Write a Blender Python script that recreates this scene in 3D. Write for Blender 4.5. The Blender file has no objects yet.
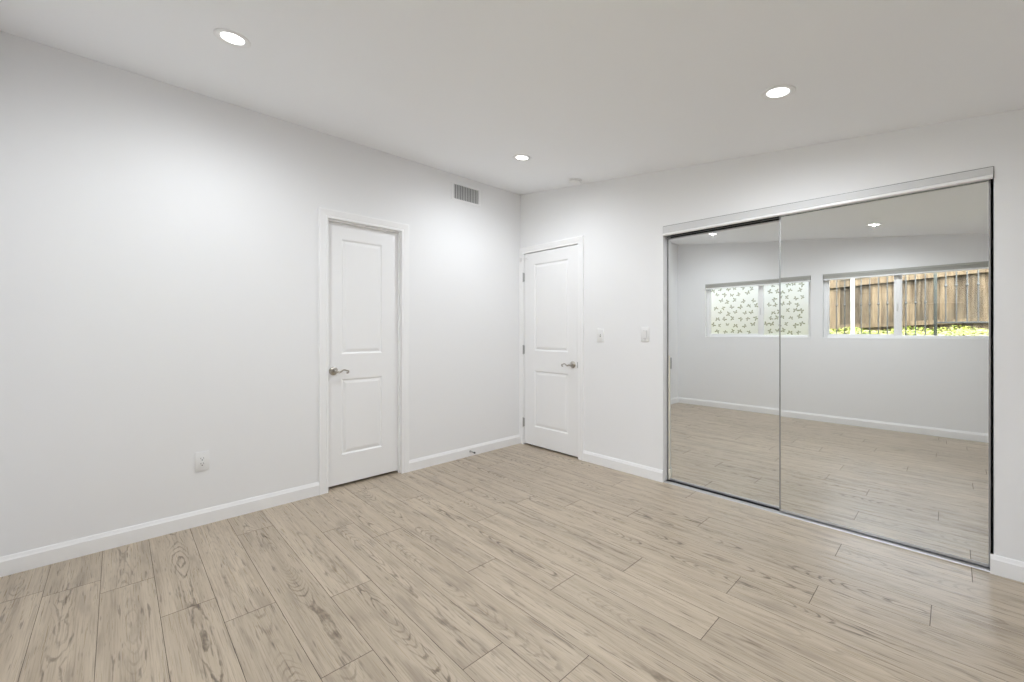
import bpy, bmesh, math, random
from mathutils import Vector, Matrix

random.seed(7)
C = bpy.context.scene
COL = C.collection
PI = math.pi

# ------------------------------------------------------------------ camera, sky, sun, exposure
cam_d = bpy.data.cameras.new('camera')
cam = bpy.data.objects.new('camera', cam_d)
COL.objects.link(cam)
cam.location = (3.225, -3.1668, 1.2032)
cam.rotation_euler = (PI / 2, 0, math.radians(46.526))
cam_d.sensor_width = 36.0
cam_d.lens = 417.21 / 1024 * 36
cam_d.shift_x = -0.9 / 1024
cam_d.shift_y = (331.8 - 341) / 1024
cam_d.clip_start = 0.02
C.camera = cam

C.view_settings.view_transform = 'Standard'
C.view_settings.look = 'None'
C.view_settings.gamma = 1.0
C.view_settings.use_curve_mapping = False
C.view_settings.exposure = 0.0

SKY_STRENGTH = 4.0
SUN_STRENGTH = 1.6
LAMP_WATTS = 49.0

w = bpy.data.worlds.new('sky')
C.world = w
w.use_nodes = True
wn = w.node_tree
bg = wn.nodes['Background']
sky = wn.nodes.new('ShaderNodeTexSky')
sky.sky_type = 'NISHITA'
sky.sun_disc = False
sky.sun_elevation = math.radians(55)
sky.sun_rotation = math.radians(20)
sky.air_density = 0.7
sky.dust_density = 3.0
sky.ozone_density = 0.6
hs = wn.nodes.new('ShaderNodeHueSaturation')
hs.inputs['Saturation'].default_value = 0.35
wn.links.new(sky.outputs[0], hs.inputs['Color'])
wn.links.new(hs.outputs[0], bg.inputs[0])
bg.inputs[1].default_value = SKY_STRENGTH

sun_d = bpy.data.lights.new('sun', 'SUN')
sun_d.energy = SUN_STRENGTH
sun_d.color = (1.0, 0.95, 0.86)
sun_d.angle = math.radians(0.6)
sun = bpy.data.objects.new('sun', sun_d)
COL.objects.link(sun)
sun.rotation_euler = Vector((-0.30, -0.62, -0.95)).to_track_quat('-Z', 'Y').to_euler()

C.cycles.max_bounces = 14
C.cycles.diffuse_bounces = 8
C.cycles.glossy_bounces = 6
C.cycles.transmission_bounces = 8
C.cycles.transparent_max_bounces = 12
C.cycles.sample_clamp_indirect = 6.0
C.cycles.use_denoising = True

# ------------------------------------------------------------------ room sizes (metres)
YW = -3.630                       # the wall with the two windows
XR = 4.45                         # the far end of the room, beside the viewer
HC, SL = 2.6846, 0.1175           # the ceiling falls away from the left wall
WT = 0.14                         # wall thickness
def ceil_z(x): return HC - SL * x
TILT = math.atan(SL)

# ------------------------------------------------------------------ materials
def mat(name, color=(0.8, 0.8, 0.8), rough=0.5, metal=0.0, bump=0.0, bump_scale=300.0, spec=0.5, vary=0.0):
    m = bpy.data.materials.new(name)
    m.use_nodes = True
    nt = m.node_tree
    b = nt.nodes['Principled BSDF']
    b.inputs['Base Color'].default_value = (*color, 1)
    b.inputs['Roughness'].default_value = rough
    b.inputs['Metallic'].default_value = metal
    b.inputs['Specular IOR Level'].default_value = spec
    tc = nt.nodes.new('ShaderNodeTexCoord')
    nz = nt.nodes.new('ShaderNodeTexNoise')
    nz.inputs['Scale'].default_value = bump_scale
    nz.inputs['Detail'].default_value = 3
    nt.links.new(tc.outputs['Object'], nz.inputs['Vector'])
    if bump:
        bp = nt.nodes.new('ShaderNodeBump')
        bp.inputs['Strength'].default_value = bump
        bp.inputs['Distance'].default_value = 0.001
        nt.links.new(nz.outputs['Fac'], bp.inputs['Height'])
        nt.links.new(bp.outputs['Normal'], b.inputs['Normal'])
    mr = nt.nodes.new('ShaderNodeMapRange')
    mr.inputs['To Min'].default_value = max(0.0, rough - 0.03 - vary)
    mr.inputs['To Max'].default_value = min(1.0, rough + 0.03 + vary)
    nt.links.new(nz.outputs['Fac'], mr.inputs['Value'])
    nt.links.new(mr.outputs[0], b.inputs['Roughness'])
    return m

M_WALL = mat('wall paint', (0.866, 0.868, 0.878), 0.6, bump=0.05, bump_scale=220, spec=0.3)
M_CEIL = mat('ceiling paint', (0.895, 0.902, 0.918), 0.75, bump=0.05, bump_scale=220, spec=0.2)
M_TRIM = mat('trim paint', (0.91, 0.91, 0.915), 0.35, bump=0.02, bump_scale=80, spec=0.4)
M_DOOR = mat('door paint', (0.89, 0.89, 0.895), 0.4, bump=0.04, bump_scale=60, spec=0.4)
M_PLASTIC = mat('white plastic', (0.84, 0.84, 0.84), 0.3)
M_NICKEL = mat('brushed nickel', (0.50, 0.47, 0.43), 0.28, 1.0, vary=0.05)
M_STEEL = mat('door hardware steel', (0.52, 0.52, 0.52), 0.35, 1.0)
M_TRACK = mat('silver track metal', (0.62, 0.62, 0.63), 0.35, 0.75)
M_CHROME = mat('bright lip metal', (0.95, 0.95, 0.95), 0.3, 0.0)
M_STILE = mat('door edge metal', (0.33, 0.33, 0.33), 0.4, 0.4)
M_DARK = mat('dark channel', (0.02, 0.02, 0.02), 0.6)
M_RIB = mat('grey rib metal', (0.22, 0.22, 0.22), 0.4, 0.5)
M_CREAM = mat('cream plastic', (0.80, 0.77, 0.66), 0.45)  # bumper and backing; also paints the floor's reflection in a stile
M_SLOT = mat('dark slot', (0.06, 0.06, 0.06), 0.6)
M_RUBBER = mat('grey rubber', (0.10, 0.10, 0.11), 0.6)
M_VENTFIN = mat('vent fin enamel', (0.75, 0.75, 0.75), 0.45)
M_VENTHOLE = mat('vent duct', (0.20, 0.20, 0.20), 0.7)
M_BLIND = mat('blind fabric', (0.47, 0.47, 0.44), 0.8, bump=0.1, bump_scale=900)
M_VINYL = mat('window vinyl', (0.93, 0.93, 0.935), 0.35)
M_IRON = mat('painted iron', (0.06, 0.063, 0.063), 0.8, 0.0, spec=0.2)
M_IRONPOST = mat('painted iron post', (0.045, 0.050, 0.047), 0.9, 0.0, spec=0.05)
M_POLE = mat('white painted pole', (0.88, 0.88, 0.86), 0.5)
M_GROOVE = mat('plank groove', (0.13, 0.10, 0.08), 0.8)

# mirror
M_MIRROR = bpy.data.materials.new('mirror glass')
M_MIRROR.use_nodes = True
b = M_MIRROR.node_tree.nodes['Principled BSDF']
b.inputs['Base Color'].default_value = (0.855, 0.87, 0.865, 1)
b.inputs['Metallic'].default_value = 1.0
b.inputs['Roughness'].default_value = 0.0

# clear glass
M_GLASS = bpy.data.materials.new('window glass')
M_GLASS.use_nodes = True
nt = M_GLASS.node_tree
nt.nodes.remove(nt.nodes['Principled BSDF'])
tr = nt.nodes.new('ShaderNodeBsdfTransparent')
tr.inputs[0].default_value = (0.95, 0.965, 0.955, 1)
gl = nt.nodes.new('ShaderNodeBsdfGlossy')
gl.inputs['Roughness'].default_value = 0.0
fr = nt.nodes.new('ShaderNodeFresnel')
fr.inputs[0].default_value = 1.45
mx = nt.nodes.new('ShaderNodeMixShader')
nt.links.new(fr.outputs[0], mx.inputs[0])
nt.links.new(tr.outputs[0], mx.inputs[1])
nt.links.new(gl.outputs[0], mx.inputs[2])
nt.links.new(mx.outputs[0], nt.nodes['Material Output'].inputs[0])

def film_mat(name, col, dcol):
    m = bpy.data.materials.new(name)
    m.use_nodes = True
    nt = m.node_tree
    nt.nodes.remove(nt.nodes['Principled BSDF'])
    t = nt.nodes.new('ShaderNodeBsdfTranslucent')
    t.inputs[0].default_value = (*col, 1)
    d = nt.nodes.new('ShaderNodeBsdfDiffuse')
    d.inputs[0].default_value = (*dcol, 1)
    tp = nt.nodes.new('ShaderNodeBsdfTransparent')
    tp.inputs[0].default_value = (*col, 1)
    a = nt.nodes.new('ShaderNodeMixShader'); a.inputs[0].default_value = 0.15
    nt.links.new(t.outputs[0], a.inputs[1]); nt.links.new(d.outputs[0], a.inputs[2])
    c = nt.nodes.new('ShaderNodeMixShader'); c.inputs[0].default_value = 0.10
    nt.links.new(a.outputs[0], c.inputs[1]); nt.links.new(tp.outputs[0], c.inputs[2])
    nt.links.new(c.outputs[0], nt.nodes['Material Output'].inputs[0])
    return m
M_FILM = film_mat('frosted film', (0.97, 0.97, 0.94), (0.85, 0.85, 0.83))
M_BUTTERFLY = film_mat('frosted film butterflies', (0.42, 0.43, 0.33), (0.5, 0.5, 0.42))

def emis(name, col, s):
    m = bpy.data.materials.new(name)
    m.use_nodes = True
    nt = m.node_tree
    nt.nodes.remove(nt.nodes['Principled BSDF'])
    e = nt.nodes.new('ShaderNodeEmission')
    e.inputs[0].default_value = (*col, 1)
    e.inputs[1].default_value = s
    nt.links.new(e.outputs[0], nt.nodes['Material Output'].inputs[0])
    return m
M_LED = emis('lit lamp lens', (1.0, 0.985, 0.96), 6.0)

# --- node helper for the bigger materials
class NT:
    def __init__(self, m):
        self.t = m.node_tree
    def n(self, kind, **kw):
        x = self.t.nodes.new(kind)
        for k, v in kw.items(): setattr(x, k, v)
        return x
    def put(self, sock, v):
        if hasattr(v, 'links'): self.t.links.new(v, sock)
        elif isinstance(v, (tuple, list)): sock.default_value = v
        else: sock.default_value = v
    def math(self, op, a, b=0.0, c=0.0, clamp=False):
        x = self.n('ShaderNodeMath', operation=op); x.use_clamp = clamp
        self.put(x.inputs[0], a); self.put(x.inputs[1], b)
        self.put(x.inputs[2], c)
        return x.outputs[0]
    def comb(self, x, y, z):
        k = self.n('ShaderNodeCombineXYZ')
        for i, v in enumerate((x, y, z)): self.put(k.inputs[i], v)
        return k.outputs[0]
    def noise(self, vec, scale=1.0, detail=2.0, rough=0.5):
        k = self.n('ShaderNodeTexNoise')
        k.inputs['Scale'].default_value = scale
        k.inputs['Detail'].default_value = detail
        k.inputs['Roughness'].default_value = rough
        self.put(k.inputs['Vector'], vec)
        return k.outputs['Fac']
    def ramp(self, v, a, b, c=0.0, d=1.0, smooth=True):
        k = self.n('ShaderNodeMapRange')
        k.interpolation_type = 'SMOOTHSTEP' if smooth else 'LINEAR'
        self.put(k.inputs['Value'], v)
        for i, q in enumerate((a, b, c, d)): k.inputs[i + 1].default_value = q
        return k.outputs[0]
    def mixc(self, f, a, b, blend='MIX'):
        k = self.n('ShaderNodeMix', data_type='RGBA', blend_type=blend)
        self.put(k.inputs[0], f); self.put(k.inputs[6], a); self.put(k.inputs[7], b)
        return k.outputs[2]

def plank_material():
    m = bpy.data.materials.new('oak laminate plank')
    m.use_nodes = True
    N = NT(m)
    bs = m.node_tree.nodes['Principled BSDF']
    loc = N.n('ShaderNodeAttribute', attribute_name='plank_loc').outputs['Vector']
    rnd = N.n('ShaderNodeAttribute', attribute_name='plank_rnd').outputs['Vector']
    s = N.n('ShaderNodeSeparateXYZ'); N.put(s.inputs[0], loc)
    r = N.n('ShaderNodeSeparateXYZ'); N.put(r.inputs[0], rnd)
    X, Y = s.outputs[0], s.outputs[1]
    R1, R2, R3 = r.outputs[0], r.outputs[1], r.outputs[2]
    xo = N.math('MULTIPLY_ADD', R1, 37.0, X)                   # each plank cut from its own place
    ro = N.math('MULTIPLY', R2, 61.0)
    # ring distance from a wandering pith: gives nested cathedral loops
    h = N.noise(N.comb(N.math('MULTIPLY', xo, 1.0), ro, 0.0), 1.0, 1.0)
    h = N.math('MULTIPLY_ADD', h, 0.26, -0.075)
    wob = N.noise(N.comb(N.math('MULTIPLY', xo, 3.0), N.math('MULTIPLY', Y, 9.0), ro), 1.0, 2.0)
    yw = N.math('ADD', N.math('ADD', Y, N.math('MULTIPLY_ADD', wob, 0.05, -0.025)), N.math('MULTIPLY_ADD', R3, 0.07, -0.035))
    dist = N.math('SQRT', N.math('ADD', N.math('MULTIPLY', yw, yw), N.math('MULTIPLY', h, h)))
    fine = N.noise(N.comb(N.math('MULTIPLY', xo, 14.0), N.math('MULTIPLY', Y, 60.0), ro), 1.0, 3.0)
    ph = N.math('ADD', N.math('MULTIPLY', dist, 850.0), N.math('MULTIPLY', fine, 5.0))
    ring = N.math('SINE', ph)
    ring = N.ramp(ring, 0.30, 1.0)
    absy = N.math('ABSOLUTE', yw)
    mask = N.ramp(absy, 0.048, 0.010)
    pat = N.noise(N.comb(N.math('MULTIPLY', xo, 1.7), ro, 5.0), 1.0, 2.0)
    mask = N.math('MULTIPLY', mask, N.ramp(pat, 0.33, 0.55, 0.2, 1.0))
    brk = N.noise(N.comb(N.math('MULTIPLY', xo, 22.0), N.math('MULTIPLY', Y, 50.0), 3.0), 1.0, 2.0)
    ringm = N.math('MULTIPLY', N.math('MULTIPLY', ring, mask), N.ramp(brk, 0.25, 0.65, 0.2, 1.0))
    # straight fine grain
    gr = N.noise(N.comb(N.math('MULTIPLY', xo, 4.0), N.math('MULTIPLY', Y, 170.0), ro), 1.0, 4.0, 0.6)
    gr2 = N.noise(N.comb(N.math('MULTIPLY', xo, 1.3), N.math('MULTIPLY', Y, 26.0), ro), 1.0, 3.0)
    # smoky dark patches and knots
    sm = N.noise(N.comb(N.math('MULTIPLY', xo, 3.2), N.math('MULTIPLY', Y, 16.0), ro), 1.0, 3.0)
    smoke = N.ramp(sm, 0.52, 0.72)
    kn = N.noise(N.comb(N.math('MULTIPLY', xo, 6.0), N.math('MULTIPLY', yw, 48.0), ro), 1.0, 2.0)
    knot = N.math('MULTIPLY', N.ramp(kn, 0.66, 0.78), N.ramp(absy, 0.07, 0.03))
    cr = N.noise(N.comb(N.math('MULTIPLY', xo, 7.0), N.math('MULTIPLY', Y, 90.0), N.math('ADD', ro, 9.0)), 1.0, 2.0)
    crack = N.ramp(cr, 0.62, 0.72)
    base = N.mixc(N.ramp(gr2, 0.3, 0.7), (0.54, 0.455, 0.352, 1), (0.44, 0.365, 0.275, 1))
    tint = N.mixc(R1, (1.03, 1.02, 1.01, 1), (0.93, 0.925, 0.92, 1))
    base = N.mixc(1.0, base, tint, 'MULTIPLY')
    base = N.mixc(N.math('MULTIPLY', N.ramp(gr, 0.45, 0.72), 0.55), base, (0.26, 0.20, 0.145, 1))
    base = N.mixc(N.math('MULTIPLY', smoke, 0.42), base, (0.23, 0.18, 0.135, 1))
    base = N.mixc(N.math('MULTIPLY', N.math('MULTIPLY', ringm, N.ramp(R2, 0.15, 0.85, 0.3, 1.0)), 0.9), base, (0.12, 0.085, 0.055, 1))
    base = N.mixc(N.math('MULTIPLY', knot, 0.8), base, (0.10, 0.075, 0.055, 1))
    base = N.mixc(N.math('MULTIPLY', crack, 0.6), base, (0.12, 0.09, 0.07, 1))
    N.put(bs.inputs['Base Color'], base)
    N.put(bs.inputs['Roughness'], N.ramp(gr, 0.2, 0.8, 0.25, 0.36))
    bs.inputs['Specular IOR Level'].default_value = 0.6
    bp = N.n('ShaderNodeBump'); bp.inputs['Strength'].default_value = 0.12; bp.inputs['Distance'].default_value = 0.0006
    N.put(bp.inputs['Height'], gr)
    N.put(bs.inputs['Normal'], bp.outputs[0])
    return m
M_PLANK = plank_material()

def fence_material():
    m = bpy.data.materials.new('weathered fence wood')
    m.use_nodes = True
    N = NT(m)
    bs = m.node_tree.nodes['Principled BSDF']
    rnd = N.n('ShaderNodeAttribute', attribute_name='plank_rnd').outputs['Vector']
    tc = N.n('ShaderNodeTexCoord').outputs['Object']
    s = N.n('ShaderNodeSeparateXYZ'); N.put(s.inputs[0], tc)
    r = N.n('ShaderNodeSeparateXYZ'); N.put(r.inputs[0], rnd)
    v = N.comb(N.math('MULTIPLY', s.outputs[0], 38.0), s.outputs[1], N.math('MULTIPLY_ADD', s.outputs[2], 2.0, N.math('MULTIPLY', r.outputs[0], 50.0)))
    g = N.noise(v, 1.0, 4.0, 0.6)
    st = N.noise(N.comb(N.math('MULTIPLY', s.outputs[0], 6.0), r.outputs[0], N.math('MULTIPLY', s.outputs[2], 2.5)), 1.0, 3.0)
    c = N.mixc(N.ramp(g, 0.3, 0.7), (0.095, 0.076, 0.052, 1), (0.034, 0.025, 0.016, 1))
    c = N.mixc(N.math('MULTIPLY', N.ramp(st, 0.5, 0.72), 0.6), c, (0.035, 0.031, 0.024, 1))
    c = N.mixc(1.0, c, N.mixc(r.outputs[1], (1.3, 1.25, 1.2, 1), (0.6, 0.61, 0.64, 1)), 'MULTIPLY')
    N.put(bs.inputs['Base Color'], c)
    bs.inputs['Roughness'].default_value = 0.95
    bs.inputs['Specular IOR Level'].default_value = 0.1
    return m
M_FENCE = fence_material()

def leaf_material():
    m = bpy.data.materials.new('yellow green leaves')
    m.use_nodes = True
    N = NT(m)
    bs = m.node_tree.nodes['Principled BSDF']
    tc = N.n('ShaderNodeTexCoord').outputs['Object']
    f = N.noise(tc, 9.0, 3.0)
    c = N.mixc(N.ramp(f, 0.35, 0.65), (0.34, 0.36, 0.07, 1), (0.14, 0.20, 0.04, 1))
    N.put(bs.inputs['Base Color'], c)
    bs.inputs['Roughness'].default_value = 0.6
    return m
M_LEAF = leaf_material()

def soil_material():
    m = bpy.data.materials.new('dry soil')
    m.use_nodes = True
    N = NT(m)
    bs = m.node_tree.nodes['Principled BSDF']
    tc = N.n('ShaderNodeTexCoord').outputs['Object']
    f = N.noise(tc, 14.0, 5.0)
    N.put(bs.inputs['Base Color'], N.mixc(f, (0.20, 0.17, 0.10, 1), (0.30, 0.28, 0.17, 1)))
    bs.inputs['Roughness'].default_value = 0.95
    return m
M_SOIL = soil_material()

# ------------------------------------------------------------------ mesh helpers
def link(name, bm, materials, parent=None, smooth=False):
    me = bpy.data.meshes.new(name)
    bmesh.ops.recalc_face_normals(bm, faces=bm.faces[:])
    bm.to_mesh(me); bm.free()
    for m in (materials if isinstance(materials, (list, tuple)) else [materials]): me.materials.append(m)
    if smooth:
        for p in me.polygons: p.use_smooth = True
        me.set_sharp_from_angle(angle=math.radians(38))
    o = bpy.data.objects.new(name, me)
    COL.objects.link(o)
    if parent is not None: o.parent = parent
    return o

def empty(name, loc, rot=(0, 0, 0)):
    o = bpy.data.objects.new(name, None)
    o.empty_display_size = 0.1
    o.location = loc; o.rotation_euler = rot
    COL.objects.link(o)
    return o

def tag(o, label=None, cat=None, group=None, kind=None):
    if label: o['label'] = label
    if cat: o['category'] = cat
    if group: o['group'] = group
    if kind: o['kind'] = kind
    return o

def box(bm, x0, x1, y0, y1, z0, z1, bev=0.0, mi=0):
    r = bmesh.ops.create_cube(bm, size=1.0)
    vs = r['verts']
    for v in vs:
        v.co = Vector((x0 + (v.co.x + .5) * (x1 - x0), y0 + (v.co.y + .5) * (y1 - y0), z0 + (v.co.z + .5) * (z1 - z0)))
    fs = list({f for v in vs for f in v.link_faces})
    for f in fs: f.material_index = mi
    if bev:
        es = list({e for v in vs for e in v.link_edges})
        bmesh.ops.bevel(bm, geom=es, offset=bev, segments=2, affect='EDGES', profile=0.5)
    return bm

def lathe(bm, prof, seg=32, axis='Y', sign=-1, origin=(0, 0, 0), mi=0):
    """profile (radius, height) turned about an axis; height grows along sign*axis"""
    rings = []
    for r, h in prof:
        ring = []
        for k in range(seg):
            a = 2 * PI * k / seg
            p, q = r * math.cos(a), r * math.sin(a)
            if axis == 'Y': co = (p, sign * h, q)
            elif axis == 'Z': co = (p, q, sign * h)
            else: co = (sign * h, p, q)
            ring.append(bm.verts.new(Vector(co) + Vector(origin)))
        rings.append(ring)
    for a, b2 in zip(rings, rings[1:]):
        for k in range(seg):
            f = bm.faces.new((a[k], a[(k + 1) % seg], b2[(k + 1) % seg], b2[k])); f.material_index = mi
    f = bm.faces.new(rings[0]); f.material_index = mi
    f = bm.faces.new(rings[-1]); f.material_index = mi
    return bm

def tube(bm, pts, rad, seg=12, flat=1.0, mi=0):
    """tube through points; rad may be a list; flat squashes it along the second normal"""
    pts = [Vector(p) for p in pts]
    n = len(pts)
    rads = rad if isinstance(rad, (list, tuple)) else [rad] * n
    rings = []
    up = Vector((0, 0, 1))
    for i, p in enumerate(pts):
        t = (pts[min(i + 1, n - 1)] - pts[max(i - 1, 0)]).normalized()
        a = t.cross(up)
        if a.length < 1e-4: a = t.cross(Vector((0, 1, 0)))
        a.normalize(); b2 = a.cross(t).normalized()
        rings.append([bm.verts.new(p + a * (rads[i] * math.cos(2 * PI * k / seg)) * flat + b2 * (rads[i] * math.sin(2 * PI * k / seg))) for k in range(seg)])
    for r0, r1 in zip(rings, rings[1:]):
        for k in range(seg):
            f = bm.faces.new((r0[k], r0[(k + 1) % seg], r1[(k + 1) % seg], r1[k])); f.material_index = mi
    for r0 in (rings[0], rings[-1]):
        f = bm.faces.new(r0); f.material_index = mi
    return bm

def extrude_profile(bm, prof, x0, x1):
    """profile of (y, z) points run along local X, capped"""
    a = [bm.verts.new((x0, y, z)) for y, z in prof]
    b2 = [bm.verts.new((x1, y, z)) for y, z in prof]
    n = len(prof)
    for k in range(n):
        bm.faces.new((a[k], a[(k + 1) % n], b2[(k + 1) % n], b2[k]))
    bm.faces.new(a); bm.faces.new(b2)
    return bm

# ------------------------------------------------------------------ walls with openings
def wall(name, x0, x1, ztop, holes, thick, loc, rz, m):
    """local X along the wall, room on the -Y side; holes = (xa, xb, za, zb)"""
    bm = bmesh.new()
    xs = sorted({x0, x1, *[h[0] for h in holes], *[h[1] for h in holes]})
    zs = sorted({0.0, 2.2 if False else 99.0, *[h[2] for h in holes], *[h[3] for h in holes]})
    def zz(x, z): return ztop(x) if z > 50 else z
    def hole(a, c, d, e):
        mx_, mz_ = (a + c) / 2, (d + min(e, 2.1)) / 2
        return any(h[0] - 1e-6 < mx_ < h[1] + 1e-6 and h[2] - 1e-6 < mz_ < h[3] + 1e-6 for h in holes)
    cells = {}
    for i in range(len(xs) - 1):
        for j in range(len(zs) - 1):
            if e_hole(holes, xs[i], xs[i + 1], zs[j], zs[j + 1]): continue
            cells[i, j] = 1
    for (i, j) in cells:
        a, c, d, e = xs[i], xs[i + 1], zs[j], zs[j + 1]
        for y in (0.0, thick):
            bm.faces.new([bm.verts.new(q) for q in ((a, y, zz(a, d)), (c, y, zz(c, d)), (c, y, zz(c, e)), (a, y, zz(a, e)))])
        def side(p, q):
            bm.faces.new([bm.verts.new(k) for k in ((p[0], 0, p[1]), (q[0], 0, q[1]), (q[0], thick, q[1]), (p[0], thick, p[1]))])
        if (i - 1, j) not in cells: side((a, zz(a, d)), (a, zz(a, e)))
        if (i + 1, j) not in cells: side((c, zz(c, d)), (c, zz(c, e)))
        if (i, j - 1) not in cells: side((a, zz(a, d)), (c, zz(c, d)))
        if (i, j + 1) not in cells: side((a, zz(a, e)), (c, zz(c, e)))
    bmesh.ops.remove_doubles(bm, verts=bm.verts[:], dist=1e-5)
    return bm
def e_hole(holes, a, c, d, e):
    mx_ = (a + c) / 2
    mz_ = d + 0.01
    return any(h[0] - 1e-6 < mx_ < h[1] + 1e-6 and h[2] - 1e-6 <= mz_ < h[3] - 1e-6 for h in holes)

def place(o, loc, rz):
    o.location = loc; o.rotation_euler = (0, 0, rz)
    return o

D1A, D1B, DH1 = -2.029, -1.407, 2.064           # left door opening
D2A, D2B, DH2 = 0.052, 0.794, 2.045             # corner door opening
CLA, CLB, CLH = 1.630, 3.366, 2.028             # closet opening
W1A, W1B = 0.455, 1.893                         # frosted window
W2A, W2B = 2.025, 3.585                         # clear window
WZ0, WZ1 = 1.118, 1.972

def niche(bm, a, c, h, y0, y1, z0=0.0):
    """a shallow closed box behind an opening (seen only through gaps)"""
    P = [(a, z0), (c, z0), (c, h), (a, h)]
    V0 = [bm.verts.new((x, y0, z)) for x, z in P]
    V1 = [bm.verts.new((x, y1, z)) for x, z in P]
    for k in range(4): bm.faces.new((V0[k], V0[(k + 1) % 4], V1[(k + 1) % 4], V1[k]))
    bm.faces.new(V1)

# left wall: local X = +y
bm = wall('wall_left', YW - WT, 0.0, lambda x: HC, [(D1A, D1B, 0.0, DH1)], WT, None, 0, None)
niche(bm, D1A, D1B, DH1, WT, WT + 0.25)
tag(place(link('wall_left', bm, M_WALL), (0, 0, 0), PI / 2), 'long white painted wall on the left with a door and outlet', 'wall', kind='structure')
# right wall with corner door and closet: local X = +x
bm = wall('wall_right', -WT, XR + WT, ceil_z, [(D2A, D2B, 0.0, DH2), (CLA, CLB, 0.0, CLH)], WT, None, 0, None)
niche(bm, D2A, D2B, DH2, WT, WT + 0.25)
niche(bm, CLA - 0.1, CLB + 0.1, 2.25, WT, 0.75)
tag(link('wall_right', bm, M_WALL), 'white painted wall with the corner door and mirrored closet', 'wall', kind='structure')
# window wall: local X = -x
bm = wall('wall_back', -(XR + WT), WT, lambda x: ceil_z(-x), [(-W1B, -W1A, WZ0, WZ1), (-W2B, -W2A, WZ0, WZ1)], WT, None, 0, None)
tag(place(link('wall_back', bm, M_WALL), (0, YW, 0), PI), 'white wall with two wide windows, seen in the mirror', 'wall', kind='structure')
# end wall, normal -x: local -Y -> -x  => rz = -90
bm = wall('wall_end', 0.0, -YW, lambda x: ceil_z(XR), [], WT, None, 0, None)
tag(place(link('wall_end', bm, M_WALL), (XR, 0, 0), -PI / 2), 'plain white end wall of the room beside the viewer', 'wall', kind='structure')

# ceiling slab, sloping
bm = bmesh.new()
xa, xb, ya, yb = -0.5, XR + 0.5, YW - 0.45, 0.85
vs = []
for dz in (0.0, 0.16):
    for x, y in ((xa, ya), (xb, ya), (xb, yb), (xa, yb)): vs.append(bm.verts.new((x, y, ceil_z(x) + dz)))
bm.faces.new(vs[:4]); bm.faces.new(vs[4:])
for k in range(4): bm.faces.new((vs[k], vs[(k + 1) % 4], vs[4 + (k + 1) % 4], vs[4 + k]))
tag(link('ceiling', bm, M_CEIL), 'white ceiling sloping down away from the left wall', 'ceiling', kind='structure')

# floor of planks running along the closet wall
ROW = 0.19
KNOWN = {0: 3.29, 1: 2.79, 2: 2.138, 3: 3.16, 4: 2.786, 5: 2.508, 6: 2.086, 7: 2.547, 8: 1.935, 9: 2.95, 10: 2.294, 11: 2.025,
         12: 1.285, 13: 1.716, 14: 1.151, 15: 0.93, 16: 0.53, 17: 1.78, 18: 0.32, -1: 2.4, -2: 1.6, -3: 2.9, -4: 2.2}
LEN = 1.397
bm = bmesh.new()
l_loc = bm.verts.layers.float_vector.new('plank_loc')
l_rnd = bm.verts.layers.float_vector.new('plank_rnd')
rg = random.Random(21)
FX0, FX1 = -WT - 0.2, XR + WT
G = 0.0009
for row in range(-4, 19):
    y1 = 0.005 - ROW * row
    y0 = y1 - ROW
    y0 = max(y0, YW - WT); y1 = min(y1, 0.74)
    j = KNOWN[row]
    cuts = [FX0]
    x = j
    while x > FX0: x -= LEN
    x += LEN
    while x < FX1:
        if x > FX0 + 0.02: cuts.append(x)
        x += LEN
    cuts.append(FX1)
    for p, q in zip(cuts, cuts[1:]):
        rv = Vector((rg.random(), rg.random(), rg.random()))
        yc = 0.005 - ROW * row - ROW / 2
        g2 = 0.0013
        outer = [(p, y0), (q, y0), (q, y1), (p, y1)]
        inner = [(p + g2, y0 + G), (q - g2, y0 + G), (q - g2, y1 - G), (p + g2, y1 - G)]
        def mk(pt, z):
            v = bm.verts.new((pt[0], pt[1], z))
            v[l_loc] = Vector((pt[0] - p, pt[1] - yc, 0)); v[l_rnd] = rv
            return v
        I = [mk(k, 0.0) for k in inner]; O = [mk(k, -0.0012) for k in outer]
        bm.faces.new(I)
        for k in range(4):
            f = bm.faces.new((O[k], O[(k + 1) % 4], I[(k + 1) % 4], I[k])); f.material_index = 1
fl = link('floor', bm, [M_PLANK, M_GROOVE])
tag(fl, 'greyish oak plank laminate floor', 'floor', kind='structure')

# baseboards
BH, BT = 0.095, 0.013
BPROF = [(0, 0), (-BT, 0), (-BT, BH - 0.022), (-BT * 0.75, BH - 0.016), (-BT * 0.45, BH - 0.004), (-BT * 0.3, BH), (0, BH)]
def baseboard(name, a, c, loc, rz, label):
    bm = bmesh.new(); extrude_profile(bm, BPROF, a, c)
    tag(place(link(name, bm, M_TRIM), loc, rz), label, 'baseboard', kind='structure')
CW = 0.066
baseboard('baseboard_left', YW, D1A + 0.008 - CW, (0, 0, 0), PI / 2, 'long white baseboard under the outlet on the left wall')
baseboard('baseboard_left', D1B - 0.008 + CW, -0.016, (0, 0, 0), PI / 2, 'short white baseboard between the left door and room corner')
baseboard('baseboard_right', D2B - 0.008 + CW, CLA + 0.002, (0, 0, 0), 0, 'white baseboard between the corner door and mirrored closet')
baseboard('baseboard_right', CLB - 0.013, XR, (0, 0, 0), 0, 'white baseboard right of the mirrored closet')
baseboard('baseboard_back', -XR, 0.0, (0, YW, 0), PI, 'white baseboard under the windows, seen in the mirror')
baseboard('baseboard_end', 0.0, -YW, (XR, 0, 0), -PI / 2, 'white baseboard on the end wall beside the viewer')

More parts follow.
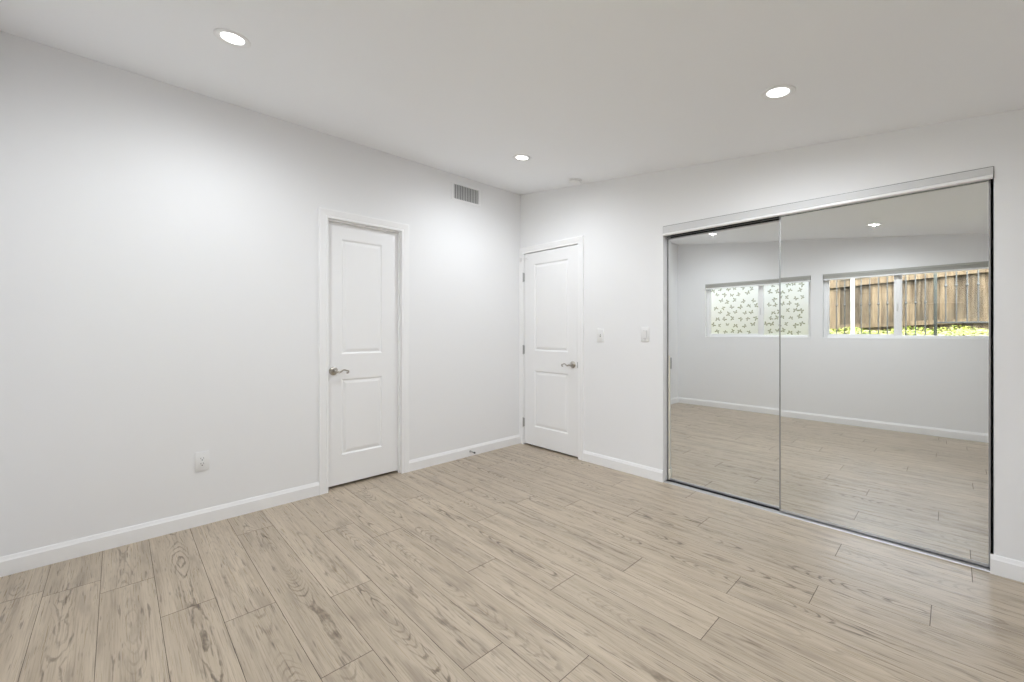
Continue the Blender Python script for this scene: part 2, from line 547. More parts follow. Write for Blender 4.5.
# ------------------------------------------------------------------ doors
def door_leaf(width, z0, z1, t, panels):
    """slab with moulded panels on its -Y face; panels = (xa, xb, za, zb)"""
    bm = bmesh.new()
    xs = sorted({0, width, *[p[0] for p in panels], *[p[1] for p in panels]})
    zs = sorted({z0, z1, *[p[2] for p in panels], *[p[3] for p in panels]})
    def q(pts): bm.faces.new([bm.verts.new(p) for p in pts])
    for i in range(len(xs) - 1):
        for j in range(len(zs) - 1):
            a, c, d, e = xs[i], xs[i + 1], zs[j], zs[j + 1]
            if any(p[0] <= a and c <= p[1] and p[2] <= d and e <= p[3] for p in panels): continue
            q([(a, 0, d), (c, 0, d), (c, 0, e), (a, 0, e)])
    steps = [(0, 0), (0.004, 0.0018), (0.010, 0.007), (0.015, 0.0085), (0.020, 0.0075), (0.036, 0.0025), (0.040, 0.002)]
    for (a, c, d, e) in panels:
        prev = None
        for (ins, dep) in steps:
            r = [(a + ins, dep, d + ins), (c - ins, dep, d + ins), (c - ins, dep, e - ins), (a + ins, dep, e - ins)]
            if prev:
                for k in range(4): q([prev[k], prev[(k + 1) % 4], r[(k + 1) % 4], r[k]])
            prev = r
        q(prev)
    B = [(0, t, z0), (width, t, z0), (width, t, z1), (0, t, z1)]
    F = [(0, 0, z0), (width, 0, z0), (width, 0, z1), (0, 0, z1)]
    q(B)
    for k in range(4): q([F[k], F[(k + 1) % 4], B[(k + 1) % 4], B[k]])
    bmesh.ops.remove_doubles(bm, verts=bm.verts[:], dist=1e-5)
    return bm

CPROF = [(0.0, 0.0), (0.0, 0.008), (0.004, 0.0105), (0.012, 0.011), (0.018, 0.0085), (0.024, 0.011), (0.040, 0.0135), (0.056, 0.016), (0.063, 0.016), (CW, 0.013), (CW, 0.0)]
def casing(a, c, top, clip=None):
    bm = bmesh.new()
    rows = []
    for o, t in CPROF:
        xl = a - o
        if clip is not None: xl = max(xl, clip)
        pts = [(xl, -t, 0.0), (xl, -t, top + o), (c + o, -t, top + o), (c + o, -t, 0.0)]
        rows.append([bm.verts.new(p) for p in pts])
    for r0, r1 in zip(rows, rows[1:]):
        for k in range(3): bm.faces.new((r0[k], r0[k + 1], r1[k + 1], r1[k]))
    bm.faces.new([r[0] for r in rows]); bm.faces.new([r[3] for r in rows])
    return bm

def jamb(a, c, top, depth, stop_y0, stop_y1):
    bm = bmesh.new()
    th = 0.008
    box(bm, a, a + th, -0.001, depth, 0, top)
    box(bm, c - th, c, -0.001, depth, 0, top)
    box(bm, a + th, c - th, -0.001, depth, top - th, top)
    s = 0.012                                   # the stop strip
    box(bm, a + th, a + th + s, stop_y0, stop_y1, 0, top - th, 0.002)
    box(bm, c - th - s, c - th, stop_y0, stop_y1, 0, top - th, 0.002)
    box(bm, a + th + s, c - th - s, stop_y0, stop_y1, top - th - s, top - th, 0.002)
    return bm

def lever_handle(parent, x, y, z, sgn):
    """rosette, neck and a wave lever with a curled tip running toward sgn*X"""
    h = empty('door_handle', (x, y, z)); h.parent = parent
    h['label'] = 'brushed nickel lever handle'
    bm = bmesh.new()
    lathe(bm, [(0.033, 0.0), (0.033, 0.003), (0.031, 0.006), (0.026, 0.008), (0.024, 0.0105), (0.019, 0.013), (0.012, 0.0145), (0.002, 0.0147)], 36)
    link('rosette', bm, M_NICKEL, h, True)
    bm = bmesh.new()
    lathe(bm, [(0.0105, 0.012), (0.010, 0.030), (0.0115, 0.040), (0.0125, 0.048), (0.011, 0.056), (0.004, 0.060)], 24)
    pts, rr = [], []
    for k in range(29):
        u = k / 28
        pts.append((sgn * (0.002 + 0.088 * u), -0.049 - 0.004 * math.sin(PI * u), -0.006 * math.sin(PI * 1.1 * u) * (1 - u) * 2.2 + 0.011 * math.sin(PI * max(0, u - 0.3) / 0.7) ** 2))
        rr.append(0.0098 - 0.0042 * min(1, u * 1.6))
    cx0, cz0 = pts[-1][0], pts[-1][2]
    for k in range(1, 11):                        # the curl at the tip
        a = PI / 2 - k / 10 * PI * 1.25
        pts.append((cx0 + sgn * 0.0085 * math.cos(a), -0.049, cz0 - 0.0085 + 0.0085 * math.sin(a)))
        rr.append(0.0056 + 0.0016 * k / 10)
    tube(bm, pts, rr, 14)
    link('lever', bm, M_NICKEL, h, True)
    return h

# door in the left wall (opens away, recessed in its jamb): local X from D1A
d1 = empty('door_1', (0, D1A, 0), (0, 0, PI / 2))
tag(d1, 'white two panel door in the left wall, recessed in its frame', 'door', kind='structure')
W1 = D1B - D1A
o = link('door_leaf', door_leaf(W1 - 0.022, 0.020, DH1 - 0.020, 0.035, [(0.116, 0.452, 0.245, 0.836), (0.116, 0.452, 1.030, 1.925)]), M_DOOR, d1)
o.location = (0.011, 0.046, 0)
link('casing', casing(0.008, W1 - 0.008, DH1 - 0.008), M_TRIM, d1)
link('jamb', jamb(0, W1, DH1, WT, 0.020, 0.0445), M_TRIM, d1)
lever_handle(d1, 0.065, 0.046, 0.903, 1)

# door in the corner (opens into the room, flush): local X from D2A
d2 = empty('door_2', (D2A, 0, 0))
tag(d2, 'white two panel door in the room corner with hinges showing', 'door', kind='structure')
W2 = D2B - D2A
o = link('door_leaf', door_leaf(W2 - 0.022, 0.016, DH2 - 0.014, 0.035, [(0.148, 0.598, 0.210, 0.798), (0.148, 0.598, 1.005, 1.912)]), M_DOOR, d2)
o.location = (0.011, 0.001, 0)
link('casing', casing(0.008, W2 - 0.008, DH2 - 0.008, clip=-D2A + 0.0005), M_TRIM, d2)
link('jamb', jamb(0, W2, DH2, WT, 0.038, 0.07), M_TRIM, d2)
lever_handle(d2, 0.667, 0.001, 0.889, -1)
for z in (1.786, 1.013, 0.237):
    bm = bmesh.new()
    for k in range(5):
        lathe(bm, [(0.0058, -0.044 + k * 0.0178), (0.0058, -0.044 + k * 0.0178 + 0.0168)], 16, 'Z', 1, (0.006, -0.013, z))
    lathe(bm, [(0.004, -0.049), (0.0062, -0.047), (0.0062, -0.044)], 16, 'Z', 1, (0.006, -0.013, z))
    lathe(bm, [(0.0062, 0.044), (0.0062, 0.047), (0.004, 0.050)], 16, 'Z', 1, (0.006, -0.013, z))
    box(bm, -0.003, 0.017, -0.011, -0.0002, z - 0.044, z + 0.044)
    h = link('hinge', bm, M_STEEL, d2, True)
    h['label'] = 'steel door hinge'
bm = bmesh.new()
box(bm, W2 - 0.012, W2 - 0.0065, -0.0125, 0.0, 0.862, 0.918)
link('strike_plate', bm, M_STEEL, d2)['label'] = 'steel strike plate'
bm = bmesh.new()
tube(bm, [(-0.030, -0.024, 1.955), (-0.030, -0.024, 2.005)], 0.0055)
tube(bm, [(-0.030, -0.024, 1.980), (0.050, -0.026, 1.982), (0.075, -0.016, 1.984)], [0.0035, 0.0035, 0.006])
box(bm, -0.040, -0.020, -0.022, -0.006, 1.960, 2.000, 0.002)
link('swing_latch', bm, M_PLASTIC, d2, True)['label'] = 'small white latch at the top of the door'

# ------------------------------------------------------------------ mirrored closet doors
RM, LM = 0.031, 0.066               # mirror faces of the front (right) and rear (left) door
def mirror_door(name, xa, xb, z0, z1, yf, label, left_pull):
    t = empty(name, (xa, yf, z0))
    tag(t, label, 'mirror door', 'sliding mirrored closet doors')
    W, H = xb - xa, z1 - z0
    fw = 0.007
    bm = bmesh.new(); box(bm, fw - 0.001, W - fw + 0.001, 0, 0.005, 0.014, H - 0.010)
    link('mirror_panel', bm, M_MIRROR, t)
    for a in (0, W - fw):
        bm = bmesh.new(); box(bm, a, a + fw, -0.004, 0.020, 0, H, 0.0015)
        link('stile', bm, M_STILE, t, True)
    bm = bmesh.new(); box(bm, fw, W - fw, -0.003, 0.020, 0, 0.015, 0.0015); link('bottom_rail', bm, M_TRACK, t, True)
    bm = bmesh.new(); box(bm, fw, W - fw, -0.003, 0.020, H - 0.011, H, 0.0015); link('top_rail', bm, M_TRACK, t, True)
    bm = bmesh.new(); box(bm, fw, W - fw, 0.006, 0.016, 0.015, H - 0.011); link('backing_board', bm, M_CREAM, t)
    return t
lm = mirror_door('sliding_mirror_door', 1.635, 2.470, 0.011, 1.956, LM, 'narrower left mirrored sliding closet door, set on the rear track', True)
rm = mirror_door('sliding_mirror_door', 2.430, 3.356, 0.013, 2.012, RM, 'wide right mirrored sliding closet door, on the front track', False)
# finger pull, bumper and painted floor reflection of the left door
bm = bmesh.new(); box(bm, 0.024, 0.034, -0.004, -0.001, 0.895, 0.985, 0.001)
link('finger_pull', bm, M_STEEL, lm, True)['label'] = 'slim grey finger pull'
bm = bmesh.new(); box(bm, 0.010, 0.022, -0.006, -0.001, 0.0, 1.0, 0.002); box(bm, 0.010, 0.034, -0.010, -0.001, 0.016, 0.085, 0.004)  # tall strip paints the floor's reflection in the stile; short block is bumper
link('bumper_and_reflection', bm, M_CREAM, lm, True)['label'] = 'cream plastic bumper with a strip painted as reflected floor'

# header track
t = empty('sliding_door_track', (CLA, 0, 1.95))
tag(t, 'silver header track across the top of the mirrored closet', 'door track')
Wc = CLB - CLA
bm = bmesh.new()
TL, TR = 0.0915, 0.0745
def sloped(bm, xa, xb, y0, y1, zb, zl, zr):
    vs = [bm.verts.new(p) for p in ((xa, y0, zb[0]), (xb, y0, zb[1]), (xb, y0, zr), (xa, y0, zl), (xa, y1, zb[0]), (xb, y1, zb[1]), (xb, y1, zr), (xa, y1, zl))]
    for q in ((0, 1, 2, 3), (4, 5, 6, 7), (0, 1, 5, 4), (1, 2, 6, 5), (2, 3, 7, 6), (3, 0, 4, 7)): bm.faces.new([vs[k] for k in q])
sloped(bm, 0.003, Wc - 0.003, -0.007, -0.0005, (0.0395, 0.0395), TL, TR)
link('fascia', bm, mat('fascia metal', (0.70, 0.70, 0.705), 0.6, 0.1), t, True)
bm = bmesh.new()
extrude_profile(bm, [(0.010, 0.018), (-0.006, 0.018), (-0.012, 0.021), (-0.014, 0.028), (-0.011, 0.036), (-0.004, 0.039), (0.010, 0.039)], 0.004, Wc - 0.004)
link('lip', bm, M_CHROME, t, True)['label'] = 'bright metal lip'
bm = bmesh.new()
box(bm, 0.002, Wc - 0.002, 0.002, WT - 0.006, 0.070, 0.077); box(bm, 0.002, Wc - 0.002, 0.122, WT - 0.006, 0.0, 0.070)
link('channel', bm, M_DARK, t)['label'] = 'dark track channel'
bm = bmesh.new(); box(bm, 0.004, Wc - 0.004, 0.0565, 0.0585, 0.014, 0.021)
link('track_rib', bm, M_RIB, t)
bm = bmesh.new()  # thin dark strips painted in for the shadow line around the fascia
a = 0.0015
box(bm, 0.0, 0.003, -0.003, -0.0005, 0.018, TL + .003); box(bm, Wc - 0.003, Wc, -0.003, -0.0005, 0.018, TR + .003); sloped(bm, 0.003, Wc - 0.003, -0.003, -0.0005, (TL, TR), TL + 0.004, TR + 0.004)
link('shadow_strip', bm, M_RIB, t)['label'] = 'dark strip painted as the shadow line around the fascia'
# floor track
t = empty('sliding_door_track', (CLA, 0, 0))
tag(t, 'low silver floor track under the mirrored closet doors', 'door track')
bm = bmesh.new()
extrude_profile(bm, [(0.002, 0.0), (0.004, 0.005), (0.012, 0.007), (0.034, 0.007), (0.036, 0.004), (0.122, 0.004), (0.124, 0.009), (0.130, 0.009), (0.132, 0.0)], 0.003, Wc - 0.003)
link('rail', bm, M_TRACK, t, True)
bm = bmesh.new()
box(bm, 0.003, 0.80, 0.046, 0.072, 0.0045, 0.0062)
link('groove', bm, M_DARK, t)['label'] = 'dark groove of the track'

# ------------------------------------------------------------------ ceiling fittings
def ceiling_thing(name, x, y, label, cat, group=None):
    o = empty(name, (x, y, ceil_z(x)), (0, TILT, 0))
    tag(o, label, cat, group)
    return o
def downlight(x, y, power, label):
    t = ceiling_thing('recessed_light', x, y, label, 'ceiling light', 'recessed ceiling lights')
    bm = bmesh.new()
    prof = [(0.074, 0.0), (0.074, 0.003), (0.071, 0.005), (0.062, 0.0055), (0.050, 0.0030), (0.047, 0.0008)]
    rings = []
    for r, h in prof:
        rings.append([bm.verts.new((r * math.cos(2 * PI * k / 48), r * math.sin(2 * PI * k / 48), -h)) for k in range(48)])
    for p, q in zip(rings, rings[1:]):
        for k in range(48): bm.faces.new((p[k], p[(k + 1) % 48], q[(k + 1) % 48], q[k]))
    link('trim_ring', bm, M_PLASTIC, t, True)
    bm = bmesh.new()
    lathe(bm, [(0.047, 0.0003), (0.046, 0.0018), (0.042, 0.0024), (0.002, 0.0026)], 48, 'Z', -1)
    link('lens', bm, M_LED, t, True)['label'] = 'glowing white lens'
    ld = bpy.data.lights.new('lamp_light', 'SPOT')
    ld.shadow_soft_size = 0.006; ld.energy = LAMP_WATTS * power; ld.color = (0.915, 0.958, 1.0)
    ld.spot_size = math.radians(178); ld.spot_blend = 0.92
    lo = bpy.data.objects.new('lamp_light', ld); COL.objects.link(lo)
    lo.parent = t; lo.location = (0, 0, -0.0075)
    return t
downlight(0.902, -2.775, 0.7, 'large looking lit recessed ceiling light at upper left, near the left wall')
downlight(2.636, -0.821, 0.95, 'lit recessed ceiling light above the mirrored closet')
downlight(0.879, -0.844, 0.8, 'small looking lit recessed ceiling light near the room corner')
downlight(2.633, -2.775, 1.1, 'lit recessed ceiling light seen only as a reflection in the right mirror door')

t = ceiling_thing('smoke_detector', 0.858, -0.146, 'round white smoke detector on the ceiling above the corner door', 'smoke detector')
bm = bmesh.new()
lathe(bm, [(0.064, 0.0), (0.064, 0.010), (0.061, 0.012)], 40, 'Z', -1); link('base', bm, M_PLASTIC, t, True)
bm = bmesh.new()
lathe(bm, [(0.056, 0.012), (0.056, 0.0145)], 40, 'Z', -1); link('sensor_slot', bm, M_SLOT, t, True)['label'] = 'dark slot around the detector'
bm = bmesh.new()
lathe(bm, [(0.060, 0.0145), (0.060, 0.028), (0.054, 0.036), (0.040, 0.040), (0.002, 0.041)], 40, 'Z', -1); link('cover', bm, M_PLASTIC, t, True)

# ------------------------------------------------------------------ wall fittings
# air vent on the left wall: local X = +y
t = empty('air_vent', (0, -0.730, 2.525), (0, 0, PI / 2))
tag(t, 'white wall register with grey vertical fins high on the left wall', 'air vent')
a, c, d, e = 0.176, 0.086, 0.148, 0.068
bm = bmesh.new()
P = [[(-a, 0, -c), (a, 0, -c), (a, 0, c), (-a, 0, c)], [(-a, -.003, -c), (a, -.003, -c), (a, -.003, c), (-a, -.003, c)],
     [(-a + .008, -.008, -c + .008), (a - .008, -.008, -c + .008), (a - .008, -.008, c - .008), (-a + .008, -.008, c - .008)],
     [(-d, -.009, -e), (d, -.009, -e), (d, -.009, e), (-d, -.009, e)], [(-d, -.0006, -e), (d, -.0006, -e), (d, -.0006, e), (-d, -.0006, e)]]
R = [[bm.verts.new(p) for p in r] for r in P]
for r0, r1 in zip(R, R[1:]):
    for k in range(4): bm.faces.new((r0[k], r0[(k + 1) % 4], r1[(k + 1) % 4], r1[k]))
link('frame', bm, M_TRIM, t)
bm = bmesh.new(); box(bm, -d + .0005, d - .0005, -0.0012, -0.0004, -e + .0005, e - .0005); link('duct', bm, M_VENTHOLE, t)
bm = bmesh.new()
nf = 15
for k in range(nf):
    x = -d + (k + 0.5) * 2 * d / nf
    v0 = len(bm.verts)
    box(bm, x - 0.0014, x + 0.0014, -0.0105, -0.0014, -e + 0.0006, e - 0.0006)
    bm.verts.ensure_lookup_table()
    ang = math.radians(30 if k > 9 else (4 if k in (4, 9) else 22))
    bmesh.ops.rotate(bm, verts=bm.verts[v0:], cent=(x, -0.006, 0), matrix=Matrix.Rotation(ang, 3, 'Z'))
link('fins', bm, M_VENTFIN, t)['label'] = 'grey vertical fins'

def wall_plate(name, loc, rz, label, cat, w2=0.036, h2=0.059):
    t = empty(name, loc, (0, 0, rz)); tag(t, label, cat)
    bm = bmesh.new(); box(bm, -w2, w2, -0.006, -0.0002, -h2, h2, 0.0022)
    link('cover_plate', bm, M_PLASTIC, t, True)
    return t
t = wall_plate('electrical_outlet', (0, -2.783, 0.396), PI / 2, 'white two socket electrical outlet low on the left wall', 'outlet', 0.036, 0.059)
bm = bmesh.new(); box(bm, -0.0175, 0.0175, -0.0085, -0.0055, -0.034, 0.034, 0.0012); link('receptacle', bm, M_PLASTIC, t, True)
for zc in (0.0165, -0.0165):
    bm = bmesh.new()
    box(bm, -0.0078, -0.0056, -0.0090, -0.0080, zc - 0.001, zc + 0.008)
    box(bm, 0.0056, 0.0078, -0.0090, -0.0080, zc, zc + 0.008)
    lathe(bm, [(0.0034, 0.0080), (0.0034, 0.0090)], 12, 'Y', -1, (0, 0, zc - 0.0075))
    link('socket_slots', bm, M_SLOT, t)['label'] = 'dark plug slots'
t = wall_plate('light_switch', (1.036, 0, 1.170), 0, 'white toggle switch plate beside the corner door', 'light switch')
bm = bmesh.new(); box(bm, -0.0055, 0.0055, -0.0075, -0.0055, -0.012, 0.012, 0.0006); link('switch_slot', bm, mat('grey slot', (0.35, 0.35, 0.35), 0.5), t, True)
bm = bmesh.new(); tube(bm, [(0, -0.006, 0), (0, -0.016, 0.007)], [0.005, 0.0036], 10); link('toggle', bm, M_PLASTIC, t, True)
for z in (0.030, -0.030):
    bm = bmesh.new(); lathe(bm, [(0.003, 0.0058), (0.0028, 0.0068), (0.001, 0.007)], 12, 'Y', -1, (0, 0, z)); link('screw', bm, M_PLASTIC, t, True)
t = wall_plate('light_switch', (1.475, 0, 1.182), 0, 'white rocker switch plate beside the mirrored closet', 'light switch')
bm = bmesh.new(); box(bm, -0.0175, 0.0175, -0.0075, -0.0055, -0.034, 0.034, 0.0006); link('rocker_frame', bm, mat('light grey plastic', (0.62, 0.62, 0.62), 0.4), t, True)
bm = bmesh.new()
extrude_profile(bm, [(-0.0072, -0.031), (-0.0080, -0.031), (-0.0098, 0.0), (-0.0125, 0.031), (-0.0072, 0.031)], -0.0150, 0.0150)
link('rocker', bm, M_PLASTIC, t)

# spring door stop on the left baseboard
t = empty('door_stop', (BT, -0.690, 0.048), (0, 0, PI / 2))
tag(t, 'small grey spring door stop on the baseboard near the corner', 'door stop')
bm = bmesh.new(); lathe(bm, [(0.011, 0.0), (0.011, 0.003), (0.006, 0.007), (0.005, 0.010)], 20); link('base', bm, M_STEEL, t, True)
bm = bmesh.new()
pts = [(0.0052 * math.cos(k * 0.75), -0.008 - k * 0.0006, 0.0052 * math.sin(k * 0.75)) for k in range(90)]
tube(bm, pts, 0.0011, 6); link('spring', bm, M_STEEL, t, True)
bm = bmesh.new(); lathe(bm, [(0.006, 0.060), (0.008, 0.062), (0.008, 0.072), (0.006, 0.075)], 20); link('rubber_tip', bm, M_RUBBER, t, True)

# ------------------------------------------------------------------ windows (local X = -x, room on -Y)
FD0, FD1 = 0.070, 0.125             # frame depth inside the reveal
def window(name, xa, xb, mull, label):
    t = empty(name, (0, YW, 0), (0, 0, PI)); tag(t, label, 'window', kind='structure')
    a, c, m = -xb, -xa, -mull
    f = 0.042
    bm = bmesh.new()
    box(bm, a + .001, a + f, FD0, FD1, WZ0 + .001, WZ1 - .001, 0.003); box(bm, c - f, c - .001, FD0, FD1, WZ0 + .001, WZ1 - .001, 0.003)
    box(bm, a + f, c - f, FD0, FD1, WZ0 + .001, WZ0 + f, 0.003); box(bm, a + f, c - f, FD0, FD1, WZ1 - f, WZ1 - .001, 0.003)
    link('window_frame', bm, M_VINYL, t, True)
    bm = bmesh.new(); box(bm, m - 0.030, m + 0.030, FD0 + .006, FD1 - .004, WZ0 + f, WZ1 - f, 0.003); link('meeting_rail', bm, M_VINYL, t, True)
    bm = bmesh.new(); box(bm, m + 0.006, m + 0.020, FD0 - .010, FD0 + .006, 1.46, 1.56, 0.003); link('sash_lock', bm, M_PLASTIC, t, True)
    # the slider sash and its bead
    bm = bmesh.new()
    s0, s1 = m + 0.030, c - f
    b0 = 0.014
    box(bm, s0, s0 + b0, FD0 + .012, FD1 - .012, WZ0 + f, WZ1 - f, .002); box(bm, s1 - b0, s1, FD0 + .012, FD1 - .012, WZ0 + f, WZ1 - f, .002)
    box(bm, s0 + b0, s1 - b0, FD0 + .012, FD1 - .012, WZ0 + f, WZ0 + f + b0, .002); box(bm, s0 + b0, s1 - b0, FD0 + .012, FD1 - .012, WZ1 - f - b0, WZ1 - f, .002)
    link('sash', bm, M_VINYL, t, True)
    # sill
    bm = bmesh.new(); box(bm, a + .001, c - .001, 0.002, FD0 - .001, WZ0 + .0005, WZ0 + 0.010, .002); link('window_sill', bm, M_VINYL, t, True)
    rects = [(a + f, m - 0.030), (s0 + b0, s1 - b0)]
    for p, q in rects:
        bm = bmesh.new(); zlo = WZ0 + f + (b0 if p == s0 + b0 else 0); zhi = WZ1 - f - (b0 if p == s0 + b0 else 0)
        box(bm, p, q, 0.098, 0.101, zlo, zhi); link('pane', bm, M_GLASS, t)
    return t, rects, f
w1, rects, f = window('window_1', W1A, W1B, 1.248, 'frosted sliding window with a butterfly film, seen in the mirror')
rb = random.Random(5)
def butterfly(bm, x, z, s, ang, y):
    ca, sa = math.cos(ang), math.sin(ang)
    def poly(pts):
        vs = []
        for p, q in pts: vs.append(bm.verts.new((x + s * (p * ca - q * sa), y, z + s * (p * sa + q * ca))))
        fc = bm.faces.new(vs); fc.material_index = 1
    for k in (1, -1):
        poly([(k * .04, .02), (k * .18, .30), (k * .42, .46), (k * .52, .38), (k * .46, .14), (k * .26, .0)])
        poly([(k * .04, -.02), (k * .26, -.02), (k * .38, -.14), (k * .34, -.34), (k * .20, -.38), (k * .08, -.20)])
    poly([(-.035, -.24), (.035, -.24), (.04, .1), (.02, .2), (-.02, .2), (-.04, .1)])
for p, q in rects:
    bm = bmesh.new()
    zlo, zhi = WZ0 + f + .002, WZ1 - f - .002
    bm.faces.new([bm.verts.new(k) for k in ((p + .001, 0.0965, zlo), (q - .001, 0.0965, zlo), (q - .001, 0.0965, zhi), (p + .001, 0.0965, zhi))])
    nx, nz = 6, 8
    for i in range(nx):
        for j in range(nz):
            x = p + (i + 0.5 + (0.25 if j % 2 else -0.25)) * (q - p) / nx + rb.uniform(-.018, .018)
            z = zlo + (j + 0.5) * (zhi - zlo) / nz + rb.uniform(-.018, .018)
            if not (p + .03 < x < q - .03 and zlo + .03 < z < zhi - .03): continue
            butterfly(bm, x, z, rb.uniform(.052, .070), rb.uniform(-3.1, 3.1), 0.0958)
    me = link('frosted_film', bm, [M_FILM, M_BUTTERFLY], w1)
    me['label'] = 'white frosted film printed with grey butterflies'
window('window_2', W2A, W2B, 2.768, 'clear sliding window looking onto a wooden fence, seen in the mirror')

def blind(xa, xb, label):
    t = empty('roller_blind', (0, YW, 0), (0, 0, PI)); tag(t, label, 'window blind', 'blinds drawn up over the windows')
    a, c = -xb + .004, -xa - .004
    bm = bmesh.new(); box(bm, a, c, -0.006, 0.050, 1.942, WZ1 - .001, .003); link('headrail', bm, M_BLIND, t, True)
    bm = bmesh.new()
    for k in range(4):
        z = 1.908 + k * 0.0085
        box(bm, a + .002, c - .002, -0.002 + .002 * (k % 2), 0.046, z, z + 0.0085, .002)
    link('gathered_fabric', bm, M_BLIND, t, True)
    bm = bmesh.new(); box(bm, a + .001, c - .001, -0.002, 0.046, 1.890, 1.908, .003); link('bottom_rail', bm, M_VINYL, t, True)['label'] = 'white bottom rail'
blind(W1A, W1B, 'grey blind drawn up above the frosted butterfly window')
blind(W2A, W2B, 'grey blind drawn up above the clear window with fence view')

# daylight portals: they only guide sampling through the openings and give no light
for xa, xb in ((W1A, W1B), (W2A, W2B)):
    pd = bpy.data.lights.new('daylight_portal', 'AREA'); pd.shape = 'RECTANGLE'; pd.size = xb - xa; pd.size_y = WZ1 - WZ0
    pd.cycles.is_portal = True
    po = bpy.data.objects.new('daylight_portal', pd); COL.objects.link(po)
    po.location = ((xa + xb) / 2, YW - WT - 0.01, (WZ0 + WZ1) / 2); po.rotation_euler = (PI / 2, 0, 0)

# ------------------------------------------------------------------ outdoors, behind the windows
YI, YF, YP = YW - 1.25, YW - 2.30, YW - 1.02
def bank_z(y):
    d = YW - y
    if d < 0.55: return -0.05
    if d < 0.62: return -0.05 + (d - .55) / .07 * 0.93
    return 0.88 + (d - 0.62) * 0.20
bm = bmesh.new()
ys = [YW - WT - 0.001, YW - .5, YW - .55, YW - .62] + [YW - .62 - .12 * k for k in range(1, 28)]
xs = [-2.5 + .15 * k for k in range(74)]
rz_ = random.Random(3)
grid = [[bm.verts.new((x, y, bank_z(y) + (rz_.uniform(-.02, .02) if YW - y > .7 else 0))) for x in xs] for y in ys]
for r0, r1 in zip(grid, grid[1:]):
    for k in range(len(xs) - 1): bm.faces.new((r0[k], r0[k + 1], r1[k + 1], r1[k]))
tag(link('ground', bm, M_SOIL), 'sloping dry bank outside the windows', 'ground', kind='structure')

bm = bmesh.new()
for k in range(9000):
    y = YF + 0.06 + min(abs(rz_.gauss(0, .34)), rz_.uniform(.7, .92))
    x = rz_.uniform(-1.5, 5.5)
    hmax = 0.03 + 0.09 * (0.5 + 0.5 * math.sin(x * 7.3) * math.sin(x * 2.9 + 1))
    z = bank_z(y) + rz_.uniform(-.01, hmax)
    s = rz_.uniform(.010, .022)
    M = Matrix.Rotation(rz_.uniform(0, 2 * PI), 3, 'Z') @ Matrix.Rotation(rz_.uniform(-.9, .9), 3, 'X')
    pts = [(-.5, 0, 0), (0, -.35, .05), (.6, 0, 0), (0, .35, .05)]
    bm.faces.new([bm.verts.new(Vector((x, y, z)) + M @ (Vector(p) * s * 2)) for p in pts])
tag(link('ground_cover', bm, M_LEAF), 'yellow green plants along the foot of the wooden fence', 'plants', kind='stuff')

# wooden fence
t = empty('wooden_fence', (2.9, YF, bank_z(YF)))
tag(t, 'weathered brown board fence outside the clear window', 'fence')
def fz(x): return 0.052 * x
Z0 = bank_z(YF)
bm = bmesh.new()
lr = bm.verts.layers.float_vector.new('plank_rnd')
x = -4.4; odd = True
while x < 2.6:
    wd = rz_.uniform(.125, .145)
    n0 = len(bm.verts)
    yo = rz_.uniform(-.003, .003) - (.0 if odd else .019); odd = not odd
    zb = 1.335 + fz(x) - Z0 + rz_.uniform(-.01, .01) - 0.12
    zt = 2.42 + fz(x) - Z0 + rz_.uniform(-.02, .02)
    box(bm, x, x + wd + .003, -.03 + yo, -.012 + yo, zb, zt)
    bm.verts.ensure_lookup_table()
    rv = Vector((rz_.random(), rz_.random(), rz_.random()))
    for v in bm.verts[n0:]: v[lr] = rv
    x += wd
link('boards', bm, M_FENCE, t)
for zc, hh in ((2.078, .045), (1.345, .035)):
    bm = bmesh.new()
    lr = bm.verts.layers.float_vector.new('plank_rnd')
    P = []
    for xx in (-4.4, 2.6):
        for (y, dz) in ((-.011, -hh), (.030, -hh), (.030, hh), (-.011, hh)): P.append(bm.verts.new((xx, y, zc + fz(xx) - Z0 + dz)))
    for v in bm.verts: v[lr] = Vector((.3, .1, .2))
    bm.faces.new(P[:4]); bm.faces.new(P[4:])
    for k in range(4): bm.faces.new((P[k], P[(k + 1) % 4], P[4 + (k + 1) % 4], P[4 + k]))
    link('rail', bm, M_FENCE, t)
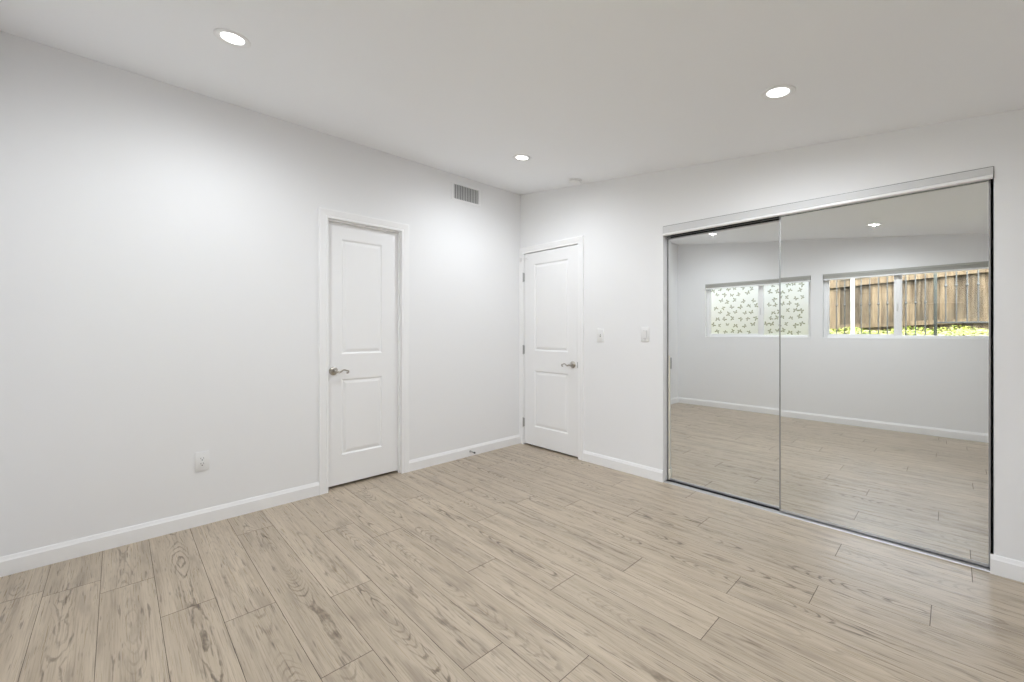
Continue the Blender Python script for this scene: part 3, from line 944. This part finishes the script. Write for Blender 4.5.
for xx in (-3.0, -0.6, 1.8):
    bm = bmesh.new()
    lr = bm.verts.layers.float_vector.new('plank_rnd')
    box(bm, xx - .045, xx + .045, -.145, -.055, -0.1, 2.38 + fz(xx) - Z0)
    for v in bm.verts: v[lr] = Vector((.6, .6, .2))
    link('post', bm, M_FENCE, t)

# iron fence in front of it
XP = 3.060
t = empty('iron_fence', (XP, YI, bank_z(YI)))
tag(t, 'grey iron picket fence with knuckled bars before the wooden fence', 'fence')
ZI = bank_z(YI)
bm = bmesh.new(); box(bm, -.017, .017, -.017, .017, -0.1, 2.25 - ZI, .003); link('post', bm, M_IRONPOST, t, True)['label'] = 'thick dark iron post'
SP = 0.098
def picket(x, z0, z1, zk):
    bm = bmesh.new()
    tube(bm, [(x, 0, z0), (x, 0, z1)], 0.0072, 8)
    lathe(bm, [(0.0065, -.020), (0.013, -.011), (0.015, 0.0), (0.013, .011), (0.0065, .020)], 12, 'Z', 1, (x, 0, zk))
    link('picket', bm, M_IRON, t, True)
for k in range(1, 24): picket(-SP * k, 0.02, 2.14 - ZI, 1.612 - ZI)
for k in range(1, 17): picket(SP * k, 1.335 - ZI, 2.24 - ZI, 1.823 - ZI)
for xa, xb, z in ((-SP * 23.5, -.017, 2.15), (.017, SP * 16.5, 2.25), (-SP * 23.5, -.017, ZI + .04), (.017, SP * 16.5, 1.328)):
    bm = bmesh.new(); box(bm, xa, xb, -.012, .012, z - ZI - .012, z - ZI + .012, .002); link('rail', bm, M_IRON, t, True)
for xx in (-SP * 23.5, SP * 16.5):
    bm = bmesh.new(); box(bm, xx - .017, xx + .017, -.017, .017, -0.1, 2.25 - ZI, .003); link('post', bm, M_IRONPOST, t, True)

# white pole between the window and the iron fence
t = empty('pole', (2.206, YP, bank_z(YP)))
tag(t, 'white painted pole standing outside the clear window', 'pole')
bm = bmesh.new(); lathe(bm, [(.024, -.05), (.024, 1.6)], 20, 'Z', 1); link('shaft', bm, M_POLE, t, True)
bm = bmesh.new(); lathe(bm, [(.027, 1.6), (.027, 1.625), (.018, 1.64), (.003, 1.645)], 20, 'Z', 1); link('cap', bm, M_POLE, t, True)
